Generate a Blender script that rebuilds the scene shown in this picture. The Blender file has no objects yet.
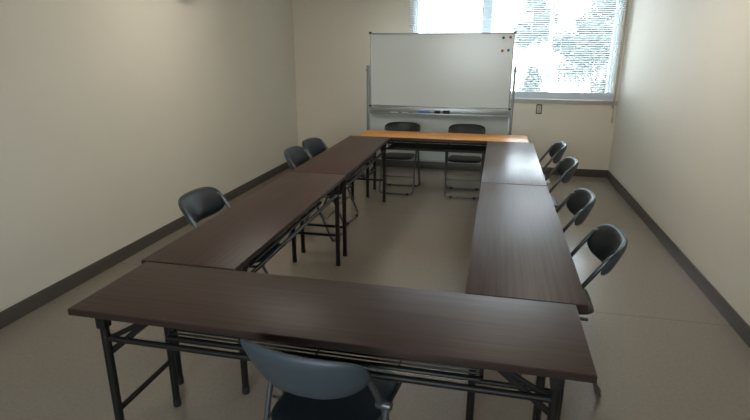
import bpy, bmesh, math, random
from mathutils import Vector, Matrix, noise
R = math.radians
S = bpy.context.scene
C = S.collection
PI = math.pi

# ------------------------------------------------------------------ camera
CAM = Vector((1.4601, -1.4045, 1.5976)); YAW, PITCH, ROLL = 0.2238, 0.2989, 0.0025
fwd = Vector((-math.sin(YAW)*math.cos(PITCH), math.cos(YAW)*math.cos(PITCH), -math.sin(PITCH)))
rgt = Vector((math.cos(YAW), math.sin(YAW), 0)); up = rgt.cross(fwd)
r2 = rgt*math.cos(ROLL)+up*math.sin(ROLL); u2 = -rgt*math.sin(ROLL)+up*math.cos(ROLL)
cd = bpy.data.cameras.new('camera'); cam = bpy.data.objects.new('camera', cd); C.objects.link(cam)
cd.sensor_width = 36; cd.sensor_fit = 'HORIZONTAL'; cd.lens = 520.57/750*36; cd.clip_start = .02; cd.clip_end = 300
m = Matrix((r2, u2, -fwd)).transposed().to_4x4(); m.translation = CAM; cam.matrix_world = m
S.camera = cam

# ------------------------------------------------------------------ world, exposure
w = bpy.data.worlds.new('world'); S.world = w; w.use_nodes = True
nt = w.node_tree; nt.nodes.clear()
wo = nt.nodes.new('ShaderNodeOutputWorld'); bg = nt.nodes.new('ShaderNodeBackground')
tc = nt.nodes.new('ShaderNodeTexCoord'); sp = nt.nodes.new('ShaderNodeSeparateXYZ'); cr = nt.nodes.new('ShaderNodeValToRGB')
nt.links.new(tc.outputs['Generated'], sp.inputs[0]); nt.links.new(sp.outputs['Z'], cr.inputs[0])
cr.color_ramp.elements[0].position = 0; cr.color_ramp.elements[0].color = (.92, .97, 1, 1)
cr.color_ramp.elements[1].position = 1; cr.color_ramp.elements[1].color = (.70, .84, 1, 1)
nt.links.new(cr.outputs[0], bg.inputs[0]); bg.inputs[1].default_value = 16.0
nt.links.new(bg.outputs[0], wo.inputs[0])
S.view_settings.view_transform = 'Standard'; S.view_settings.look = 'None'
S.view_settings.gamma = 1; S.view_settings.use_curve_mapping = False
S.view_settings.exposure = 0.32

FILL_POWER = 11.0; FILL_SPOTS = ((-.3, 2.5), (1.95, 2.5))
# room constants
XL, XR, YB, YF, ZC = -1.3335, 2.9545, 5.7635, -3.0, 2.6
F0, F1, FZ0, FZ1 = .0, 1.7, 1.05, 2.2              # added, unseen window opening behind the camera, lets in fill light
W0, W1, WZ0, WZ1 = .34, 2.87, .99, 2.38            # window opening
# daylight portal just in the opening
ld = bpy.data.lights.new('window_daylight_portal', 'AREA'); ld.shape = 'RECTANGLE'
ld.size = W1-W0; ld.size_y = WZ1-WZ0; ld.cycles.is_portal = True
lo = bpy.data.objects.new('window_daylight_portal', ld); C.objects.link(lo)
lo.location = ((W0+W1)/2, YB+.12, (WZ0+WZ1)/2); lo.rotation_euler = (R(-90), 0, 0)

ld2 = bpy.data.lights.new('rear_fill_portal', 'AREA'); ld2.shape = 'RECTANGLE'  # portal for the added rear window
ld2.size = F1-F0; ld2.size_y = FZ1-FZ0; ld2.cycles.is_portal = True
lo2 = bpy.data.objects.new('rear_fill_portal', ld2); C.objects.link(lo2)
lo2.location = ((F0+F1)/2, YF-.12, (FZ0+FZ1)/2); lo2.rotation_euler = (R(90), 0, 0)

# ------------------------------------------------------------------ materials
def mat(name, col, rough=.5, metal=0, spec=.5, coat=0, noise_amt=0, noise_scale=20, bump=0, bump_scale=200, **kw):
    M = bpy.data.materials.new(name); M.use_nodes = True; t = M.node_tree; b = t.nodes['Principled BSDF']
    b.inputs['Base Color'].default_value = (*col, 1); b.inputs['Roughness'].default_value = rough
    b.inputs['Metallic'].default_value = metal; b.inputs['Specular IOR Level'].default_value = spec
    b.inputs['Coat Weight'].default_value = coat
    for k, v in kw.items(): b.inputs[k.replace('_', ' ')].default_value = v
    co = t.nodes.new('ShaderNodeTexCoord')
    if noise_amt:
        n = t.nodes.new('ShaderNodeTexNoise'); n.inputs['Scale'].default_value = noise_scale; n.inputs['Detail'].default_value = 5
        mx = t.nodes.new('ShaderNodeMix'); mx.data_type = 'RGBA'
        mx.inputs[6].default_value = (*[c*(1-noise_amt) for c in col], 1); mx.inputs[7].default_value = (*[min(1, c*(1+noise_amt)) for c in col], 1)
        t.links.new(co.outputs['Object'], n.inputs[0]); t.links.new(n.outputs[0], mx.inputs[0]); t.links.new(mx.outputs[2], b.inputs['Base Color'])
    if bump:
        n = t.nodes.new('ShaderNodeTexNoise'); n.inputs['Scale'].default_value = bump_scale; n.inputs['Detail'].default_value = 3
        bp = t.nodes.new('ShaderNodeBump'); bp.inputs['Strength'].default_value = bump; bp.inputs['Distance'].default_value = .002
        t.links.new(co.outputs['Object'], n.inputs[0]); t.links.new(n.outputs[0], bp.inputs['Height']); t.links.new(bp.outputs[0], b.inputs['Normal'])
    return M
def wood(name, dark, light, rough, coat=0, spec=.5):
    M = bpy.data.materials.new(name); M.use_nodes = True; t = M.node_tree; b = t.nodes['Principled BSDF']
    co = t.nodes.new('ShaderNodeTexCoord'); mp = t.nodes.new('ShaderNodeMapping'); mp.inputs['Scale'].default_value = (.9, 42, 42)
    n = t.nodes.new('ShaderNodeTexNoise'); n.inputs['Scale'].default_value = 1.6; n.inputs['Detail'].default_value = 7; n.inputs['Roughness'].default_value = .65
    cr = t.nodes.new('ShaderNodeValToRGB'); cr.color_ramp.elements[0].position = .32; cr.color_ramp.elements[1].position = .72
    cr.color_ramp.elements[0].color = (*dark, 1); cr.color_ramp.elements[1].color = (*light, 1)
    t.links.new(co.outputs['Object'], mp.inputs[0]); t.links.new(mp.outputs[0], n.inputs[0]); t.links.new(n.outputs[0], cr.inputs[0])
    t.links.new(cr.outputs[0], b.inputs['Base Color'])
    b.inputs['Roughness'].default_value = rough; b.inputs['Coat Weight'].default_value = coat; b.inputs['Coat Roughness'].default_value = .12
    b.inputs['Specular IOR Level'].default_value = spec
    return M
WALL = mat('wall_paint', (.69, .635, .53), .75, spec=.25, noise_amt=.02, noise_scale=3, bump=.25, bump_scale=90)
WALLB = mat('wall_paint_beige', (.74, .655, .535), .75, spec=.25, noise_amt=.02, noise_scale=3, bump=.25, bump_scale=90)
CEIL = mat('ceiling_board', (.80, .78, .74), .9, noise_amt=.06, noise_scale=60)
BASE = mat('grey_vinyl_baseboard', (.085, .075, .060), .45)
DARKWOOD = wood('dark_walnut_laminate', (.042, .023, .0165), (.080, .047, .036), .42, spec=.22)
GLOSSWOOD = wood('glossy_walnut_laminate', (.042, .023, .0165), (.080, .047, .036), .28, spec=.35)
EDGE = mat('dark_edge_band', (.030, .017, .013), .4)
LIGHTWOOD = wood('orange_oak_laminate', (.72, .29, .045), (.88, .41, .09), .32, spec=.25)
BLACKSTEEL = mat('black_painted_steel', (.010, .009, .008), .48, spec=.3)
BROWNSTEEL = mat('brown_painted_steel', (.05, .032, .02), .4)
CAP = mat('black_rubber', (.012, .012, .012), .7)
VINYL = mat('black_vinyl', (.009, .013, .016), .40, spec=.35, bump=.2, bump_scale=350)
SHELLM = mat('blue_grey_vinyl_shell', (.045, .060, .070), .48, bump=.15, bump_scale=300)
TUBE = mat('grey_painted_tube', (.10, .105, .105), .32, metal=.5)
TUBED = mat('dark_bronze_tube', (.06, .055, .05), .3, metal=.5)
BOARD = mat('whiteboard_enamel', (.70, .74, .71), .22, spec=.5)
ALU = mat('brushed_aluminium', (.36, .37, .36), .35, metal=.7)
GREYP = mat('grey_panel_enamel', (.50, .54, .51), .5)
POST = mat('grey_steel_post', (.22, .23, .23), .4, metal=.5)
WHITEP = mat('white_plastic', (.8, .82, .82), .45)
FRAMEM = mat('white_window_aluminium', (.78, .83, .86), .4)
SILL = mat('beige_sill', (.52, .48, .41), .5)
SLATM = mat('pale_blue_white_slat', (.80, .85, .90), .45)
# floor: glossy vinyl sheet
FLOOR = bpy.data.materials.new('glossy_vinyl_floor'); FLOOR.use_nodes = True
t = FLOOR.node_tree; b = t.nodes['Principled BSDF']; co = t.nodes.new('ShaderNodeTexCoord')
n = t.nodes.new('ShaderNodeTexNoise'); n.inputs['Scale'].default_value = 55; n.inputs['Detail'].default_value = 6
cr = t.nodes.new('ShaderNodeValToRGB'); cr.color_ramp.elements[0].color = (.235, .20, .16, 1); cr.color_ramp.elements[1].color = (.26, .222, .178, 1)
cr.color_ramp.elements[0].position = .35; cr.color_ramp.elements[1].position = .65
n2 = t.nodes.new('ShaderNodeTexNoise'); n2.inputs['Scale'].default_value = 2.2; n2.inputs['Detail'].default_value = 3
mr = t.nodes.new('ShaderNodeMapRange'); mr.inputs[3].default_value = .18; mr.inputs[4].default_value = .24
sx = t.nodes.new('ShaderNodeSeparateXYZ'); wv = t.nodes.new('ShaderNodeMath'); wv.operation = 'PINGPONG'; wv.inputs[1].default_value = .91
lt = t.nodes.new('ShaderNodeMath'); lt.operation = 'LESS_THAN'; lt.inputs[1].default_value = .0025
mx = t.nodes.new('ShaderNodeMix'); mx.data_type = 'RGBA'; mx.inputs[7].default_value = (.15, .125, .10, 1)
t.links.new(co.outputs['Object'], n.inputs[0]); t.links.new(co.outputs['Object'], n2.inputs[0]); t.links.new(n.outputs[0], cr.inputs[0])
t.links.new(co.outputs['Object'], sx.inputs[0]); t.links.new(sx.outputs['Y'], wv.inputs[0]); t.links.new(wv.outputs[0], lt.inputs[0])
t.links.new(lt.outputs[0], mx.inputs[0]); t.links.new(cr.outputs[0], mx.inputs[6]); t.links.new(mx.outputs[2], b.inputs['Base Color'])
t.links.new(n2.outputs[0], mr.inputs[0]); t.links.new(mr.outputs[0], b.inputs['Roughness'])

# ------------------------------------------------------------------ mesh helpers
def box(bm, x0, x1, y0, y1, z0, z1, bev=0, M=None):
    g = bmesh.ops.create_cube(bm, size=1)['verts']
    for v in g:
        v.co = Vector((x0+(v.co.x+.5)*(x1-x0), y0+(v.co.y+.5)*(y1-y0), z0+(v.co.z+.5)*(z1-z0)))
    if bev:
        es = list({e for v in g for e in v.link_edges})
        r = bmesh.ops.bevel(bm, geom=es, offset=bev, segments=2, affect='EDGES', profile=.6)
        g = list({v for f in r['faces'] for v in f.verts} | {v for v in g if v.is_valid})
    if M is not None:
        for v in g: v.co = M @ v.co
    return g
def rounded(pts, rad, seg=5, closed=False):
    pts = [Vector(p) for p in pts]; out = []; N = len(pts)
    for i, p in enumerate(pts):
        if not closed and i in (0, N-1): out.append(p); continue
        a = pts[i-1]; c = pts[(i+1) % N]
        da = (a-p); dc = (c-p); ang = da.angle(dc); r = rad[i] if isinstance(rad, (list, tuple)) else rad
        if r <= 0 or abs(ang-PI) < .02: out.append(p); continue
        d = min(r/math.tan(ang/2), da.length*.49, dc.length*.49)
        s = p+da.normalized()*d; e = p+dc.normalized()*d
        for k in range(seg+1):
            u = k/seg; out.append((s*(1-u)+p*u)*(1-u)+(p*(1-u)+e*u)*u)
    return out
def tube(bm, pts, r, sides=10, closed=False, cap=True, flat=1.0):
    pts = [Vector(p) for p in pts]; N = len(pts); rings = []
    T = []
    for i in range(N):
        a = pts[i-1] if (i or closed) else pts[0]; c = pts[(i+1) % N] if (i < N-1 or closed) else pts[-1]
        T.append((c-a).normalized())
    ref = Vector((0, 0, 1)) if abs(T[0].z) < .9 else Vector((1, 0, 0))
    nrm = (ref-T[0]*ref.dot(T[0])).normalized()
    for i in range(N):
        nrm = (nrm-T[i]*nrm.dot(T[i])).normalized(); bi = T[i].cross(nrm)
        rings.append([bm.verts.new(pts[i]+nrm*math.cos(2*PI*k/sides)*r+bi*math.sin(2*PI*k/sides)*r*flat) for k in range(sides)])
    for i in range(N if closed else N-1):
        A, B = rings[i], rings[(i+1) % N]
        for k in range(sides): bm.faces.new((A[k], A[(k+1) % sides], B[(k+1) % sides], B[k]))
    if cap and not closed:
        bm.faces.new(rings[0][::-1]); bm.faces.new(rings[-1])
def lathe(bm, prof, M, seg=24):
    rings = []
    for r, z in prof:
        rings.append([bm.verts.new(M @ Vector((r*math.cos(2*PI*k/seg), r*math.sin(2*PI*k/seg), z))) for k in range(seg)] if r > 1e-6 else [bm.verts.new(M @ Vector((0, 0, z)))])
    for A, B in zip(rings, rings[1:]):
        for k in range(seg):
            a = [A[k], A[(k+1) % seg]] if len(A) > 1 else [A[0]]
            c = [B[(k+1) % seg], B[k]] if len(B) > 1 else [B[0]]
            if len(a)+len(c) > 2: bm.faces.new(a+c)
def obj(name, bm, mt, parent=None, smooth=True, kind=None):
    bmesh.ops.recalc_face_normals(bm, faces=bm.faces[:])
    me = bpy.data.meshes.new(name); bm.to_mesh(me); bm.free()
    for x in (mt if isinstance(mt, (list, tuple)) else [mt]): me.materials.append(x)
    if smooth:
        me.polygons.foreach_set('use_smooth', [True]*len(me.polygons))
        try: me.set_sharp_from_angle(angle=R(38))
        except Exception: pass
    o = bpy.data.objects.new(name, me); C.objects.link(o)
    if parent: o.parent = parent
    if kind: o['kind'] = kind
    return o
def tag(o, label, cat, group=None):
    o['label'] = label; o['category'] = cat
    if group: o['group'] = group
    return o
def thing(name, label, cat, loc=(0, 0, 0), rz=0, group=None):
    o = bpy.data.objects.new(name, None); C.objects.link(o); o.location = loc; o.rotation_euler = (0, 0, rz); o.empty_display_size = .05
    return tag(o, label, cat, group)
def copy_tree(o, parent=None):
    c = o.copy(); C.objects.link(c)
    if parent: c.parent = parent
    for ch in list(o.children): copy_tree(ch, c)
    return c
def single(name, fn, mt, parent=None, **k):
    bm = bmesh.new(); fn(bm); return obj(name, bm, mt, parent, **k)

# ------------------------------------------------------------------ room shell
T_ = .14
single('floor', lambda bm: box(bm, XL-T_, XR+T_, YF-T_, YB+T_, -.12, 0), FLOOR, kind='structure')
single('ceiling', lambda bm: box(bm, XL-T_, XR+T_, YF-T_, YB+T_, ZC, ZC+.1), CEIL, kind='structure')
single('wall_left', lambda bm: box(bm, XL-T_, XL, YF-T_, YB+T_, 0, ZC), WALL, kind='structure')
single('wall_right', lambda bm: box(bm, XR, XR+T_, YF-T_, YB+T_, 0, ZC), WALL, kind='structure')
def frontw(bm):
    box(bm, XL, F0, YF-T_, YF, 0, ZC); box(bm, F1, XR, YF-T_, YF, 0, ZC)
    box(bm, F0, F1, YF-T_, YF, 0, FZ0); box(bm, F0, F1, YF-T_, YF, FZ1, ZC)
single('wall_front', frontw, WALL, kind='structure')
MX0, MX1 = 1.265, 1.295
def back(bm):
    box(bm, XL, W0, YB, YB+T_, 0, ZC); box(bm, W1, XR, YB, YB+T_, 0, ZC)
    box(bm, W0, W1, YB, YB+T_, 0, WZ0); box(bm, W0, W1, YB, YB+T_, WZ1, ZC)
single('wall_back', back, WALLB, kind='structure')
BT = .012
single('baseboard_left', lambda bm: box(bm, XL, XL+BT, YF, YB, 0, .10, .003), BASE, kind='structure')
single('baseboard_right', lambda bm: box(bm, XR-BT, XR, YF, YB, 0, .10, .003), BASE, kind='structure')
single('baseboard_back', lambda bm: box(bm, XL+BT, XR-BT, YB-BT, YB, 0, .10, .003), BASE, kind='structure')
single('baseboard_front', lambda bm: box(bm, XL+BT, XR-BT, YF, YF+BT, 0, .10, .003), BASE, kind='structure')
# window units
GLASS = bpy.data.materials.new('clear_window_glass'); GLASS.use_nodes = True
t = GLASS.node_tree; t.nodes.clear(); go = t.nodes.new('ShaderNodeOutputMaterial'); gm = t.nodes.new('ShaderNodeMixShader')
gt = t.nodes.new('ShaderNodeBsdfTransparent'); gg = t.nodes.new('ShaderNodeBsdfGlossy'); fr = t.nodes.new('ShaderNodeFresnel')
gt.inputs[0].default_value = (.95, .97, .97, 1); gg.inputs['Roughness'].default_value = .02; fr.inputs[0].default_value = 1.45
t.links.new(fr.outputs[0], gm.inputs[0]); t.links.new(gt.outputs[0], gm.inputs[1]); t.links.new(gg.outputs[0], gm.inputs[2]); t.links.new(gm.outputs[0], go.inputs[0])
def window(n, x0, x1, WZ0=WZ0, WZ1=WZ1, YB=YB):
    root = bpy.data.objects.new('window_%d' % n, None); C.objects.link(root); root['kind'] = 'structure'; root.location = (0, 0, 0)
    f = .022; y0, y1 = YB+.03, YB+.12
    def fr_(bm):
        box(bm, x0, x0+f, y0, y1, WZ0, WZ1, .003); box(bm, x1-f, x1, y0, y1, WZ0, WZ1, .003)
        box(bm, x0+f, x1-f, y0, y1, WZ0, WZ0+f, .003); box(bm, x0+f, x1-f, y0, y1, WZ1-f, WZ1, .003)
    single('window_frame', fr_, FRAMEM, root)
    xm = (x0+x1)/2
    for a, c, yy in (((x0+f, x1-f, YB+.06),) if n == 1 else ((x0+f, xm+.022, YB+.05), (xm-.022, x1-f, YB+.082))):
        def sa(bm):
            s = .030; z0, z1 = WZ0+f, WZ1-f
            box(bm, a, a+s, yy, yy+.026, z0, z1, .003); box(bm, c-s, c, yy, yy+.026, z0, z1, .003)
            box(bm, a+s, c-s, yy, yy+.026, z0, z0+s, .003); box(bm, a+s, c-s, yy, yy+.026, z1-s, z1, .003)
        so = single('sash', sa, FRAMEM, root)
        single('pane', lambda bm: box(bm, a+.025, c-.025, yy+.010, yy+.015, WZ0+f+.025, WZ1-f-.025), GLASS, so, smooth=False)
window(1, W0, MX0)
window(2, MX1, W1)
window(3, F0, (F0+F1)/2, FZ0, FZ1, YF-.15)  # rear pair is added, out of view, to light the room from behind
window(4, (F0+F1)/2, F1, FZ0, FZ1, YF-.15)
single('trim_1', lambda bm: box(bm, MX0, MX1, YB+.005, YB+T_-.01, WZ0, WZ1, .003), FRAMEM, kind='structure')
def sill(bm):
    box(bm, W0-.05, XR-.001, YB-.028, YB+.028, WZ0-.022, WZ0, .003); box(bm, W0-.05, XR-.001, YB-.014, YB, WZ0-.058, WZ0-.022, .002)
single('trim_2', sill, SILL, kind='structure')

# ------------------------------------------------------------------ outside: yard and trees
GRND = mat('pale_concrete_yard', (.62, .62, .60), .9, noise_amt=.08, noise_scale=.6)
single('ground', lambda bm: box(bm, -60, 60, -60, 70, -3.3, -3.0), GRND, kind='structure')
LEAF = mat('green_leaf', (.085, .095, .075), .6, noise_amt=.35, noise_scale=3)
BARK = mat('grey_bark', (.20, .18, .16), .9, noise_amt=.3, noise_scale=8)
def tree(x, y, top, seed, blobs, label, lean=0):
    rnd = random.Random(seed)
    root = thing('leafy_tree', label, 'tree', (x, y, -3.0), 0)
    def tr(bm):
        tube(bm, [(0, 0, 0), (lean*.3, 0, (top+3)*.4), (lean*.8, 0, (top+3)*.8)], .09, 8)
        for bx, by, bz, br in blobs:
            tube(bm, [(lean*.4, 0, (bz+3)*.55), (bx*.6, by*.6, (bz+3)*.85), (bx, by, bz+3)], .03, 6)
    single('trunk', tr, BARK, root)
    def lf(bm):
        for bx, by, bz, br in blobs:
            for k in range(int(1500*br/.5)):
                d = Vector((rnd.gauss(0, 1), rnd.gauss(0, 1), rnd.gauss(0, .8))); d = d.normalized()*br*(rnd.random()**.5)
                p = Vector((bx, by, bz+3))+d; s = rnd.uniform(.035, .075)
                q = Matrix.Rotation(rnd.random()*6.3, 3, 'Z') @ Matrix.Rotation(rnd.uniform(-1.2, 1.2), 3, 'X')
                vs = [bm.verts.new(p+q @ Vector(c)*s) for c in ((-1, 0, 0), (0, -.5, .15), (1, 0, 0), (0, .5, .15))]
                bm.faces.new(vs)
    single('foliage', lf, LEAF, root, smooth=False)
tree(3.75, 12.5, 2.6, 3, [(-.75, 0, 1.75, .35), (-.4, 0, 1.6, .42), (-.3, .1, 2.2, .3), (-.5, 0, 1.15, .45), (.15, .1, 1.45, .5), (.35, -.1, 2.0, .55), (-.1, .2, 1.9, .4), (.55, 0, 2.6, .55), (.1, .1, 2.5, .4), (.35, .1, .75, .42), (.5, 0, .2, .4), (-.15, 0, .0, .3), (.1, .1, 3.0, .5)],
     'tall leafy tree outside at the right end of the window, seen through the slats', lean=.2)
tree(2.2, 12.0, 2.3, 7, [(-.2, 0, 2.05, .28), (.2, .1, 1.95, .28), (.25, 0, 2.3, .3), (-.2, 0, 1.8, .2), (0, 0, 2.6, .25)],
     'smaller tree with a rounded crown outside, beyond the top right corner of the whiteboard')
tree(2.22, 11.0, .6, 11, [(0, 0, 1.15, .12), (.03, .1, .95, .2), (-.04, 0, .68, .28)],
     'small pointed shrub outside, just above the window sill right of the whiteboard')

# ------------------------------------------------------------------ venetian blind
BX0, BX1, BY, BZ0, BZ1 = .285, 2.885, YB-.045, 1.085, 2.40
bl = thing('venetian_blind', 'pale blue-white venetian blind hanging over the back window', 'window blind', ((BX0+BX1)/2, BY, BZ0-.1))
bl_o = bl.location.copy()
def L(bm):  # to local
    for v in bm.verts: v.co -= bl_o
def slats(bm):
    z = BZ0+.01
    while z < BZ1-.01:
        M = Matrix.Translation((0, BY, z)) @ Matrix.Rotation(R(-12), 4, 'X')
        box(bm, BX0, BX1, -.0125, .0125, -.0004, .0004, 0, M); z += .0215
    L(bm)
single('slats', slats, SLATM, bl, smooth=False)
def stack(bm):
    z = WZ0+.022
    while z < BZ0: box(bm, BX0, BX1, BY-.0125, BY+.0125, z, z+.0026, .0006); z += .0034
    L(bm)
single('stacked_slats', stack, SLATM, bl, smooth=False)
def brail(bm): box(bm, BX0, BX1, BY-.013, BY+.013, WZ0+.004, WZ0+.021, .003); L(bm)
single('bottom_rail', brail, FRAMEM, bl)
def hrail(bm): box(bm, BX0, BX1, BY-.02, BY+.02, BZ1, BZ1+.04, .003); L(bm)
single('head_rail', hrail, FRAMEM, bl)
for x in (.40, 1.0, 1.6, 2.2, 2.78):
    def cd_(bm):
        for s in (-.0135, .0135): tube(bm, [(x, BY+s, WZ0+.02), (x, BY+s, BZ1)], .0012, 5)
        L(bm)
    single('ladder_cord', cd_, WHITEP, bl)
CORD = mat('cream_cord', (.45, .41, .34), .7)
def pull(bm):
    tube(bm, [(2.895, BY-.025, BZ1+.01), (2.893, BY-.027, 1.6), (2.890, BY-.028, .93)], .005, 6)
    tube(bm, [(2.905, BY-.025, BZ1+.01), (2.908, BY-.027, 1.6), (2.902, BY-.028, .78)], .005, 6)
    L(bm)
single('pull_cord', pull, CORD, bl)
for kx, kz, kh in ((2.889, .895, .055), (2.902, .72, .07)):
    def knob(bm):
        lathe(bm, [(0, 0), (.010, .002), (.0125, kh*.55), (.0075, kh), (0, kh+.003)], Matrix.Translation((kx, BY-.028, kz)), 14); L(bm)
    single('cord_knob', knob, CORD, bl)

# added fill lights under the ceiling, out of view, to brighten the room
FILL_GLOW = bpy.data.materials.new('fill_light_glow'); FILL_GLOW.use_nodes = True
t = FILL_GLOW.node_tree; t.nodes.clear(); em = t.nodes.new('ShaderNodeEmission'); om = t.nodes.new('ShaderNodeOutputMaterial')
em.inputs[0].default_value = (1, .93, .82, 1); em.inputs[1].default_value = FILL_POWER; t.links.new(em.outputs[0], om.inputs[0])
fill_light = thing('added_fill_light', 'added square fill light above the tables, out of view', 'added fill light', (0, 0, 0), 0, 'added fill lights')
def lf_(bm):
    for a in ((-.32, -.30, -.32, .32), (.30, .32, -.32, .32), (-.30, .30, -.32, -.30), (-.30, .30, .30, .32)): box(bm, a[0], a[1], a[2], a[3], -.05, 0, .002)
single('frame', lf_, WHITEP, fill_light)
single('diffuser', lambda bm: box(bm, -.30, .30, -.30, .30, -.04, -.005), FILL_GLOW, fill_light, smooth=False)
for i, (x, y) in enumerate(FILL_SPOTS):
    o = fill_light if i == 0 else copy_tree(fill_light); o.location = (x, y, ZC)

# wall plate below the window, fitting on left wall
sw = thing('wall_socket', 'small dark-framed wall socket on the back wall below the window', 'socket', (2.015, YB, .863))
def sf(bm):
    for a in ((-.036, -.024, -.062, .062), (.024, .036, -.062, .062), (-.024, .024, .046, .062), (-.024, .024, -.062, -.046)):
        box(bm, a[0], a[1], -.010, 0, a[2], a[3], .002)
single('frame', sf, mat('dark_brown_plastic', (.05, .043, .033), .5), sw)
def sp_(bm):
    box(bm, -.024, .024, -.007, 0, -.046, .046, .001)
single('plate', sp_, mat('ivory_plastic', (.55, .52, .43), .5), sw)
for z in (-.022, .022):
    def ss(bm): box(bm, -.012, .012, -.0085, -.006, z-.014, z+.014, .002)
    single('outlet_insert', ss, mat('beige_insert', (.38, .35, .29), .5), sw)
wu = thing('wall_speaker', 'pale grey box fixed high on the left wall, its underside at the photo top', 'wall speaker', (XL, 3.11, 2.03))
single('casing', lambda bm: box(bm, 0, .07, -.13, .13, 0, .20, .008), mat('pale_grey_plastic', (.42, .40, .35), .6), wu)
def gr(bm):
    for k in range(9): box(bm, .070, .073, -.105, .105, .03+k*.017, .036+k*.017, .001)
single('grille', gr, mat('grey_grille', (.28, .27, .24), .6), wu)

# ------------------------------------------------------------------ whiteboard
wb = thing('rolling_whiteboard', 'large white rolling whiteboard on a grey frame in front of the window', 'whiteboard', (.765, 5.16, 0))
BW, BC = .862, 1.352
def brd(bm): box(bm, -BW+.012, BW-.012, -.014, .014, BC-.428, BC+.428)
bd = single('board', brd, BOARD, wb, smooth=False)
def bfr(bm):
    for s in (-1, 1):
        box(bm, min(s*BW, s*(BW-.016)), max(s*BW, s*(BW-.016)), -.02, .02, BC-.44, BC+.44, .003)
        box(bm, -BW+.016, BW-.016, -.02, .02, min(BC+s*.44, BC+s*.422), max(BC+s*.44, BC+s*.422), .003)
single('board_frame', bfr, ALU, bd)
for sx in (-1, 1):
    for sz in (-1, 1):
        single('corner_cap', lambda bm: box(bm, sx*BW-.013, sx*BW+.013, -.024, .024, BC+sz*.44-.013, BC+sz*.44+.013, .003), CAP, bd)
for s in (-1, 1):
    def post(bm):
        x = s*.892
        box(bm, x-.016, x+.016, -.02, .02, .07, 1.41, .003)
    single('post', post, POST, wb)
    def pv(bm):
        lathe(bm, [(0, 0), (.013, 0), (.013, .006), (.008, .010), (0, .010)], Matrix.Translation((s*.908, 0, BC)) @ Matrix.Rotation(s*PI/2, 4, 'Y'))
    single('pivot_knob', pv, CAP, wb)
    def ft(bm):
        x = s*.892
        box(bm, x-.018, x+.018, -.27, .27, .065, .095, .004)
    single('foot', ft, POST, wb)
    for sy in (-1, 1):
        def cs(bm):
            M = Matrix.Translation((s*.892, sy*.24, .028)) @ Matrix.Rotation(PI/2, 4, 'Y')
            lathe(bm, [(0, -.012), (.024, -.012), (.027, -.008), (.027, .008), (.024, .012), (0, .012)], M, 18)
            box(bm, s*.892-.016, s*.892+.016, sy*.24-.012, sy*.24+.02, .035, .066, .002)
        single('caster', cs, CAP, wb)
def tray(bm):
    box(bm, -.872, .872, -.028, -.012, .835, .905, .002)
    box(bm, -.872, .872, -.105, -.012, .828, .834, .001)
    box(bm, -.872, .872, -.108, -.100, .828, .848, .002)
single('tray', tray, ALU, wb)
def lower(bm): box(bm, -.862, .862, -.010, .010, .245, .828)
lp = single('lower_panel', lower, GREYP, wb, smooth=False)
def lpf(bm):
    for s in (-1, 1): box(bm, min(s*.876, s*.858), max(s*.876, s*.858), -.014, .014, .235, .828, .002)
    box(bm, -.858, .858, -.014, .014, .233, .247, .002)
single('panel_frame', lpf, ALU, lp)
# things on the board and its tray
def magnet(x, z, col, label):
    o = bpy.data.objects.new('x', None); bpy.data.objects.remove(o)
    def f(bm): lathe(bm, [(0, 0), (.016, 0), (.0165, .004), (.014, .009), (0, .0095)], Matrix.Rotation(PI/2, 4, 'X'), 20)
    o = single('round_magnet', f, mat(label.split()[1]+'_magnet', col, .35)); o.location = (x, 5.1455, z)
    tag(o, label, 'magnet', 'round magnets on the whiteboard')
magnet(1.497, 1.733, (.012, .035, .06), 'small navy round magnet, upper left of four on the whiteboard')
magnet(1.578, 1.738, (.45, .03, .03), 'small red round magnet nearest the whiteboard corner')
magnet(1.495, 1.588, (.40, .08, .015), 'small orange round magnet, lower left of four on the whiteboard')
magnet(1.563, 1.594, (.02, .12, .30), 'small blue round magnet below the red one on the whiteboard')
ez = .834
def eraser(x, w_, d, h, mt, label, gr_=None):
    t_ = thing('board_eraser', label, 'eraser', (x, 5.093, ez+.0006), R(2), gr_)
    single('felt', lambda bm: box(bm, -w_/2, w_/2, -d/2, d/2, 0, h*.4, .002), CAP if gr_ else mat('pale_felt', (.3, .4, .5), .9), t_)
    single('handle', lambda bm: box(bm, -w_/2+.002, w_/2-.002, -d/2+.002, d/2-.002, h*.4, h, .004), mt, t_)
eraser(.765, .075, .035, .045, CAP, 'small black eraser on the tray, beside the blue eraser', 'erasers')
eraser(.875, .085, .035, .050, CAP, 'wider black eraser on the tray, right of the smaller black one', 'erasers')
eraser(.60, .15, .045, .040, mat('blue_plastic', (.07, .20, .48), .4), 'blue board eraser lying on the whiteboard tray')
def marker(x, mt, label, a):
    t_ = thing('marker_pen', label, 'marker', (x, 5.082, ez+.009), R(a))
    single('barrel', lambda bm: lathe(bm, [(0, -.06), (.008, -.06), (.009, -.055), (.009, .03), (0, .03)], Matrix.Rotation(PI/2, 4, 'Y'), 14), WHITEP, t_)
    single('pen_cap', lambda bm: lathe(bm, [(0, .03), (.0095, .03), (.0095, .068), (.006, .072), (0, .072)], Matrix.Rotation(PI/2, 4, 'Y'), 14), mt, t_)
marker(.25, CAP, 'black-capped marker pen lying near the left of the whiteboard tray', 3)
marker(.38, mat('red_cap_plastic', (.35, .03, .03), .4), 'red-capped marker pen lying on the tray, right of the black-capped pen', -4)

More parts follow.
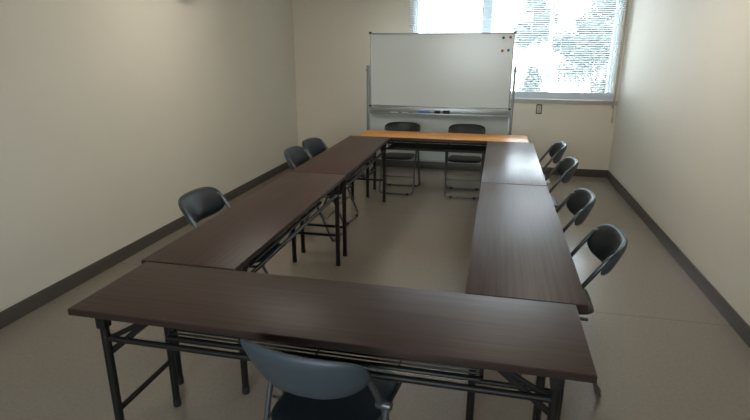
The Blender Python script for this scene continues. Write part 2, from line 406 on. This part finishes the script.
# ------------------------------------------------------------------ folding tables  (origin: centre of footprint, long axis = local x)
def make_table(top_mat, edge_mat):
    root = thing('folding_table', '', 'table')
    H = .70; TK = .028; hx, hy = .899, .2245
    def tp(bm): box(bm, -hx, hx, -hy, hy, H-TK, H, .003)
    def eb(bm):
        z0, z1 = H-TK+.002, H-.0025; e = .0012
        box(bm, -hx-e, hx+e, -hy-e, -hy+.001, z0, z1, .0004); box(bm, -hx-e, hx+e, hy-.001, hy+e, z0, z1, .0004)
        box(bm, -hx-e, -hx+.001, -hy, hy, z0, z1, .0004); box(bm, hx-.001, hx+e, -hy, hy, z0, z1, .0004)
    tt = single('tabletop', tp, top_mat, root); single('edge_band', eb, edge_mat, tt)
    LX, LY = .80, .178
    for sx in (-1, 1):
        for sy in (-1, 1):
            def leg(bm): tube(bm, [(sx*LX, sy*LY, .022), (sx*LX, sy*LY, H-TK-.012)], .0165, 14)
            lg = single('leg', leg, BLACKSTEEL, root)
            single('foot_cap', lambda bm: lathe(bm, [(0, 0), (.017, 0), (.0182, .004), (.0182, .032), (.017, .036), (0, .036)], Matrix.Translation((sx*LX, sy*LY, 0)), 16), CAP, lg)
            def stay(bm):
                a = Vector((sx*(LX-.008), sy*(LY-.012), .505)); c = Vector((sx*(LX-.19), sy*(LY-.012), .658))
                tube(bm, [a, c], .012, 8, flat=.5)
                a2 = a+Vector((0, 0, .055)); tube(bm, [a2, c+Vector((0, 0, .004))], .010, 8, flat=.5)
                tube(bm, [c+Vector((0, -.012, 0)), c+Vector((0, .012, 0))], .013, 10)
                tube(bm, [a2+Vector((sx*.004, -.014, 0)), a2+Vector((sx*.004, .014, 0))], .010, 10)
            single('folding_stay', stay, BLACKSTEEL, root)
            def brk(bm):
                box(bm, sx*LX-.019, sx*LX+.019, sy*LY-.019, sy*LY+.019, H-TK-.060, H-TK-.002, .004)
            single('leg_bracket', brk, BLACKSTEEL, root)
        def cb(bm): tube(bm, [(sx*LX, -LY, .245), (sx*LX, LY, .245)], .011, 10)
        single('crossbar', cb, BLACKSTEEL, root)
    for sy in (-1, 1):
        def st(bm): tube(bm, [(-LX, sy*LY, .566), (LX, sy*LY, .566)], .0115, 10)
        single('stretcher', st, BLACKSTEEL, root)
        def ap(bm): box(bm, -.56, .56, sy*.168-.010, sy*.168+.010, H-TK-.030, H-TK-.0005, .002)
        single('apron_rail', ap, BLACKSTEEL, root)
    def shelf(bm):
        x0, x1 = -.575, .575
        for k in range(12):
            y = -.121+k*.022
            zz = .571
            tube(bm, [(x0, y, zz), (x1, y, zz)], .0042, 8)
        tube(bm, rounded([(x0, -.134, .571), (x0, .134, .571), (x1, .134, .571), (x1, -.134, .571)], .012, 4, True), .0075, 8, closed=True)
        for x in (-.3, 0, .3): tube(bm, [(x, -.134, .565), (x, .134, .565)], .004, 8)
        for x in (x0, x1):
            for y in (-.11, .11): tube(bm, [(x, y, .571), (x, y, H-TK-.003)], .006, 8)
    single('wire_shelf', shelf, BLACKSTEEL, root)
    return root
DT = make_table(DARKWOOD, EDGE); OT = make_table(LIGHTWOOD, EDGE); GT = make_table(GLOSSWOOD, EDGE)
def place_t(src, x, y, rz, label, group=None, z=0, first=False):
    o = src if first else copy_tree(src)
    o.location = (x, y, z); o.rotation_euler = (0, 0, rz); o['label'] = label
    if group: o['group'] = group
    return o
G = 'dark walnut folding tables'
place_t(DT, .90, .226, 0, 'dark walnut folding table crossing the near end, right before the camera', G, first=True)
place_t(DT, .186, 1.362, R(90.5), 'dark walnut folding table on the left side, adjoining the near cross table', G)
place_t(DT, .168, 3.166, R(90.5), 'dark walnut folding table on the left side, adjoining the far orange table', G)
place_t(DT, 1.621, 1.356, R(89.9), 'dark walnut folding table on the right side, adjoining the near cross table', G)
place_t(GT, 1.626, 3.162, R(89.8), 'glossy dark folding table on the right side, reflecting the window', G, first=True)
place_t(OT, .918, 4.296, 0, 'orange-brown oak-topped folding table at the far end before the whiteboard', first=True)
OT['group'] = 'oak folding table'; del OT['group']

# ------------------------------------------------------------------ folding chairs (local -y = where the sitter faces)
def pillow(bm, outline, to3, t0, t1, rings=7):
    # outline: list of (u,v); surface front offset t0, back offset t1 along normal; to3(u,v,off)
    cu = sum(p[0] for p in outline)/len(outline); cv = sum(p[1] for p in outline)/len(outline)
    N = len(outline)
    def side(sign, th):
        R_ = []
        for k in range(rings):
            r = math.sin(PI/2*(1-k/rings)); h = (1-r**4)**.5 if r < 1 else 0
            R_.append([bm.verts.new(to3(cu+(u-cu)*r, cv+(v-cv)*r, sign*th*h)) for u, v in outline])
        c = bm.verts.new(to3(cu, cv, sign*th))
        for A, B in zip(R_, R_[1:]):
            for k in range(N): bm.faces.new((A[k], A[(k+1) % N], B[(k+1) % N], B[k]))
        for k in range(N): bm.faces.new((R_[-1][k], R_[-1][(k+1) % N], c))
        return R_
    side(1, t0); side(-1, t1)
    bmesh.ops.remove_doubles(bm, verts=bm.verts[:], dist=1e-5)
HW = .196                                        # half spacing of the tubes
def YU(z):                                       # side view of the front frame: leg, bend at the hinge, reclined arm
    return -.035+.42*z if z < .45 else .154+(z-.45)*.66
HWB = HW+.014
def bk0(u, z):
    e = min(1, abs(u)/HWB); cu = 1-e**2.2
    return Vector((u, cu*(.392+(z-.70)*.36)+(1-cu)*YU(z), z))
def bk(u, z, off):
    d = .004
    n = (bk0(u+d, z)-bk0(u-d, z)).cross(bk0(u, z+d)-bk0(u, z-d)).normalized()
    if n.y > 0: n = -n
    return bk0(u, z)+n*off
def make_chair(tube_mat):
    root = thing('folding_chair', '', 'chair')
    # continuous front frame: foot bar, uprights, arms and top loop following the curved back
    def frame(bm):
        def sidepts(q):
            return [Vector((q*HW, YU(z), z)) for z in (.014, .20, .40, .45, .52, .62, .68, .715)]
        top = [bk(-1*HW+k*HW/8, .722+.024*(1-(1-k/8)**4), -.004) for k in range(1, 16)]
        path = sidepts(-1)+top+sidepts(1)[::-1]
        path = rounded(path, [.05 if i in (0, len(path)-1) else (.06 if i in (3, len(path)-4) else 0) for i in range(len(path))], 6, True)
        tube(bm, path, .0105, 12, closed=True)
    single('front_frame', frame, tube_mat, root)
    ZH = .50
    def rear(bm):
        w2 = HW+.020
        pts = [Vector((-w2, YU(ZH), ZH)), Vector((-w2, .262, .28)), Vector((-w2, .375, .014)), Vector((w2, .375, .014)), Vector((w2, .262, .28)), Vector((w2, YU(ZH), ZH))]
        tube(bm, rounded(pts, [0, .3, .05, .05, .3, 0], 7), .0105, 12)
    single('rear_frame', rear, tube_mat, root)
    single('brace_bar', lambda bm: tube(bm, [(-HW, YU(.20), .20), (HW, YU(.20), .20)], .007, 10), tube_mat, root)
    for q in (-1, 1):
        def hinge(bm):
            x = q*(HW+.010); M = Matrix.Translation((x, YU(ZH), ZH)) @ Matrix.Rotation(PI/2, 4, 'Y')
            lathe(bm, [(0, -.026), (.014, -.026), (.016, -.022), (.016, .022), (.013, .027), (0, .027)], M, 16)
        single('hinge', hinge, tube_mat, root)
        def rail(bm):
            pts = [(q*(HW-.016), .28, .402), (q*(HW-.016), -.10, .412)]
            tube(bm, pts, .009, 8, flat=.6)
            tube(bm, [(q*(HW+.022), .18, .412), (q*(HW-.016), .18, .410)], .006, 8)
            tube(bm, [(q*(HW+.002), YU(.41), .41), (q*(HW-.018), YU(.41), .41)], .006, 8)
        single('seat_rail', rail, tube_mat, root)
        for yy, w2 in ((-.031, HW), (.373, HW+.02)):
            def rf(bm):
                x = q*(w2-.065)
                lathe(bm, [(0, -.016), (.0135, -.016), (.0145, -.012), (.0145, .012), (.0135, .016), (0, .016)], Matrix.Translation((x, yy, .0145)) @ Matrix.Rotation(PI/2, 4, 'Y'), 14)
            single('rubber_foot', rf, CAP, root)
    def sup(a, e): return math.copysign(abs(a)**e, a)
    outl = []
    for k in range(64):
        a = 2*PI*k/64; c, s_ = math.cos(a), math.sin(a)
        if s_ >= 0: u = HWB*sup(c, .50); v = .066*sup(s_, .62)
        else: u = HWB*sup(c, .52); v = .098*sup(s_, .98)
        outl.append((u, .708+v))
    single('back_pad', lambda bm: pillow(bm, outl, bk, .016, .002), VINYL, root)
    o2 = [(u*1.0, .70+(z-.70)*1.07) for u, z in outl]
    single('back_shell', lambda bm: pillow(bm, o2, lambda u, z, off: bk(u, z, off-.003), .006, .020), SHELLM, root)
    so = []
    for k in range(56):
        a = 2*PI*k/56; c, s_ = math.cos(a), math.sin(a)
        v = .208*sup(s_, .40); wd = .184-.006*v/.2
        so.append((wd*sup(c, .40), v+.112))
    single('seat', lambda bm: pillow(bm, so, lambda u, v, off: Vector((u, v, .432-.03*(v-.07)-.008*(1-(u/.2)**2)+off)), .018, .016), VINYL, root)
    return root
CH = make_chair(TUBE)
used = [False]
def place_c(x, y, rz, label, group):
    o = CH if not used[0] else copy_tree(CH); used[0] = True
    o.location = (x, y, 0); o.rotation_euler = (0, 0, R(rz)); o['label'] = label; o['group'] = group
GC = 'folding chairs around the tables'
place_c(.998, .205, 171.5, 'black folding chair in the foreground with its blue-grey back to the camera', GC)
place_c(.41, 4.315, 0, 'black folding chair behind the orange table, left of the two', GC)
place_c(1.165, 4.32, 1, 'black folding chair behind the orange table, right of the two', GC)
place_c(1.665, 1.10, -90, 'black folding chair on the right side, nearest to the camera', GC)
place_c(1.645, 1.82, -90, 'black folding chair on the right side, second from the camera', GC)
place_c(1.69, 2.87, -90, 'black folding chair on the right side, third from the camera', GC)
place_c(1.69, 3.62, -90, 'black folding chair on the right side, farthest and nearest the back wall', GC)
place_c(.12, 1.30, 90, 'black folding chair standing alone beside the near left table', GC)
place_c(.15, 2.80, 90, 'black folding chair on the left side, partly in front of the farthest left one', GC)
place_c(.14, 3.25, 85, 'black folding chair on the left side, farthest from the camera', GC)
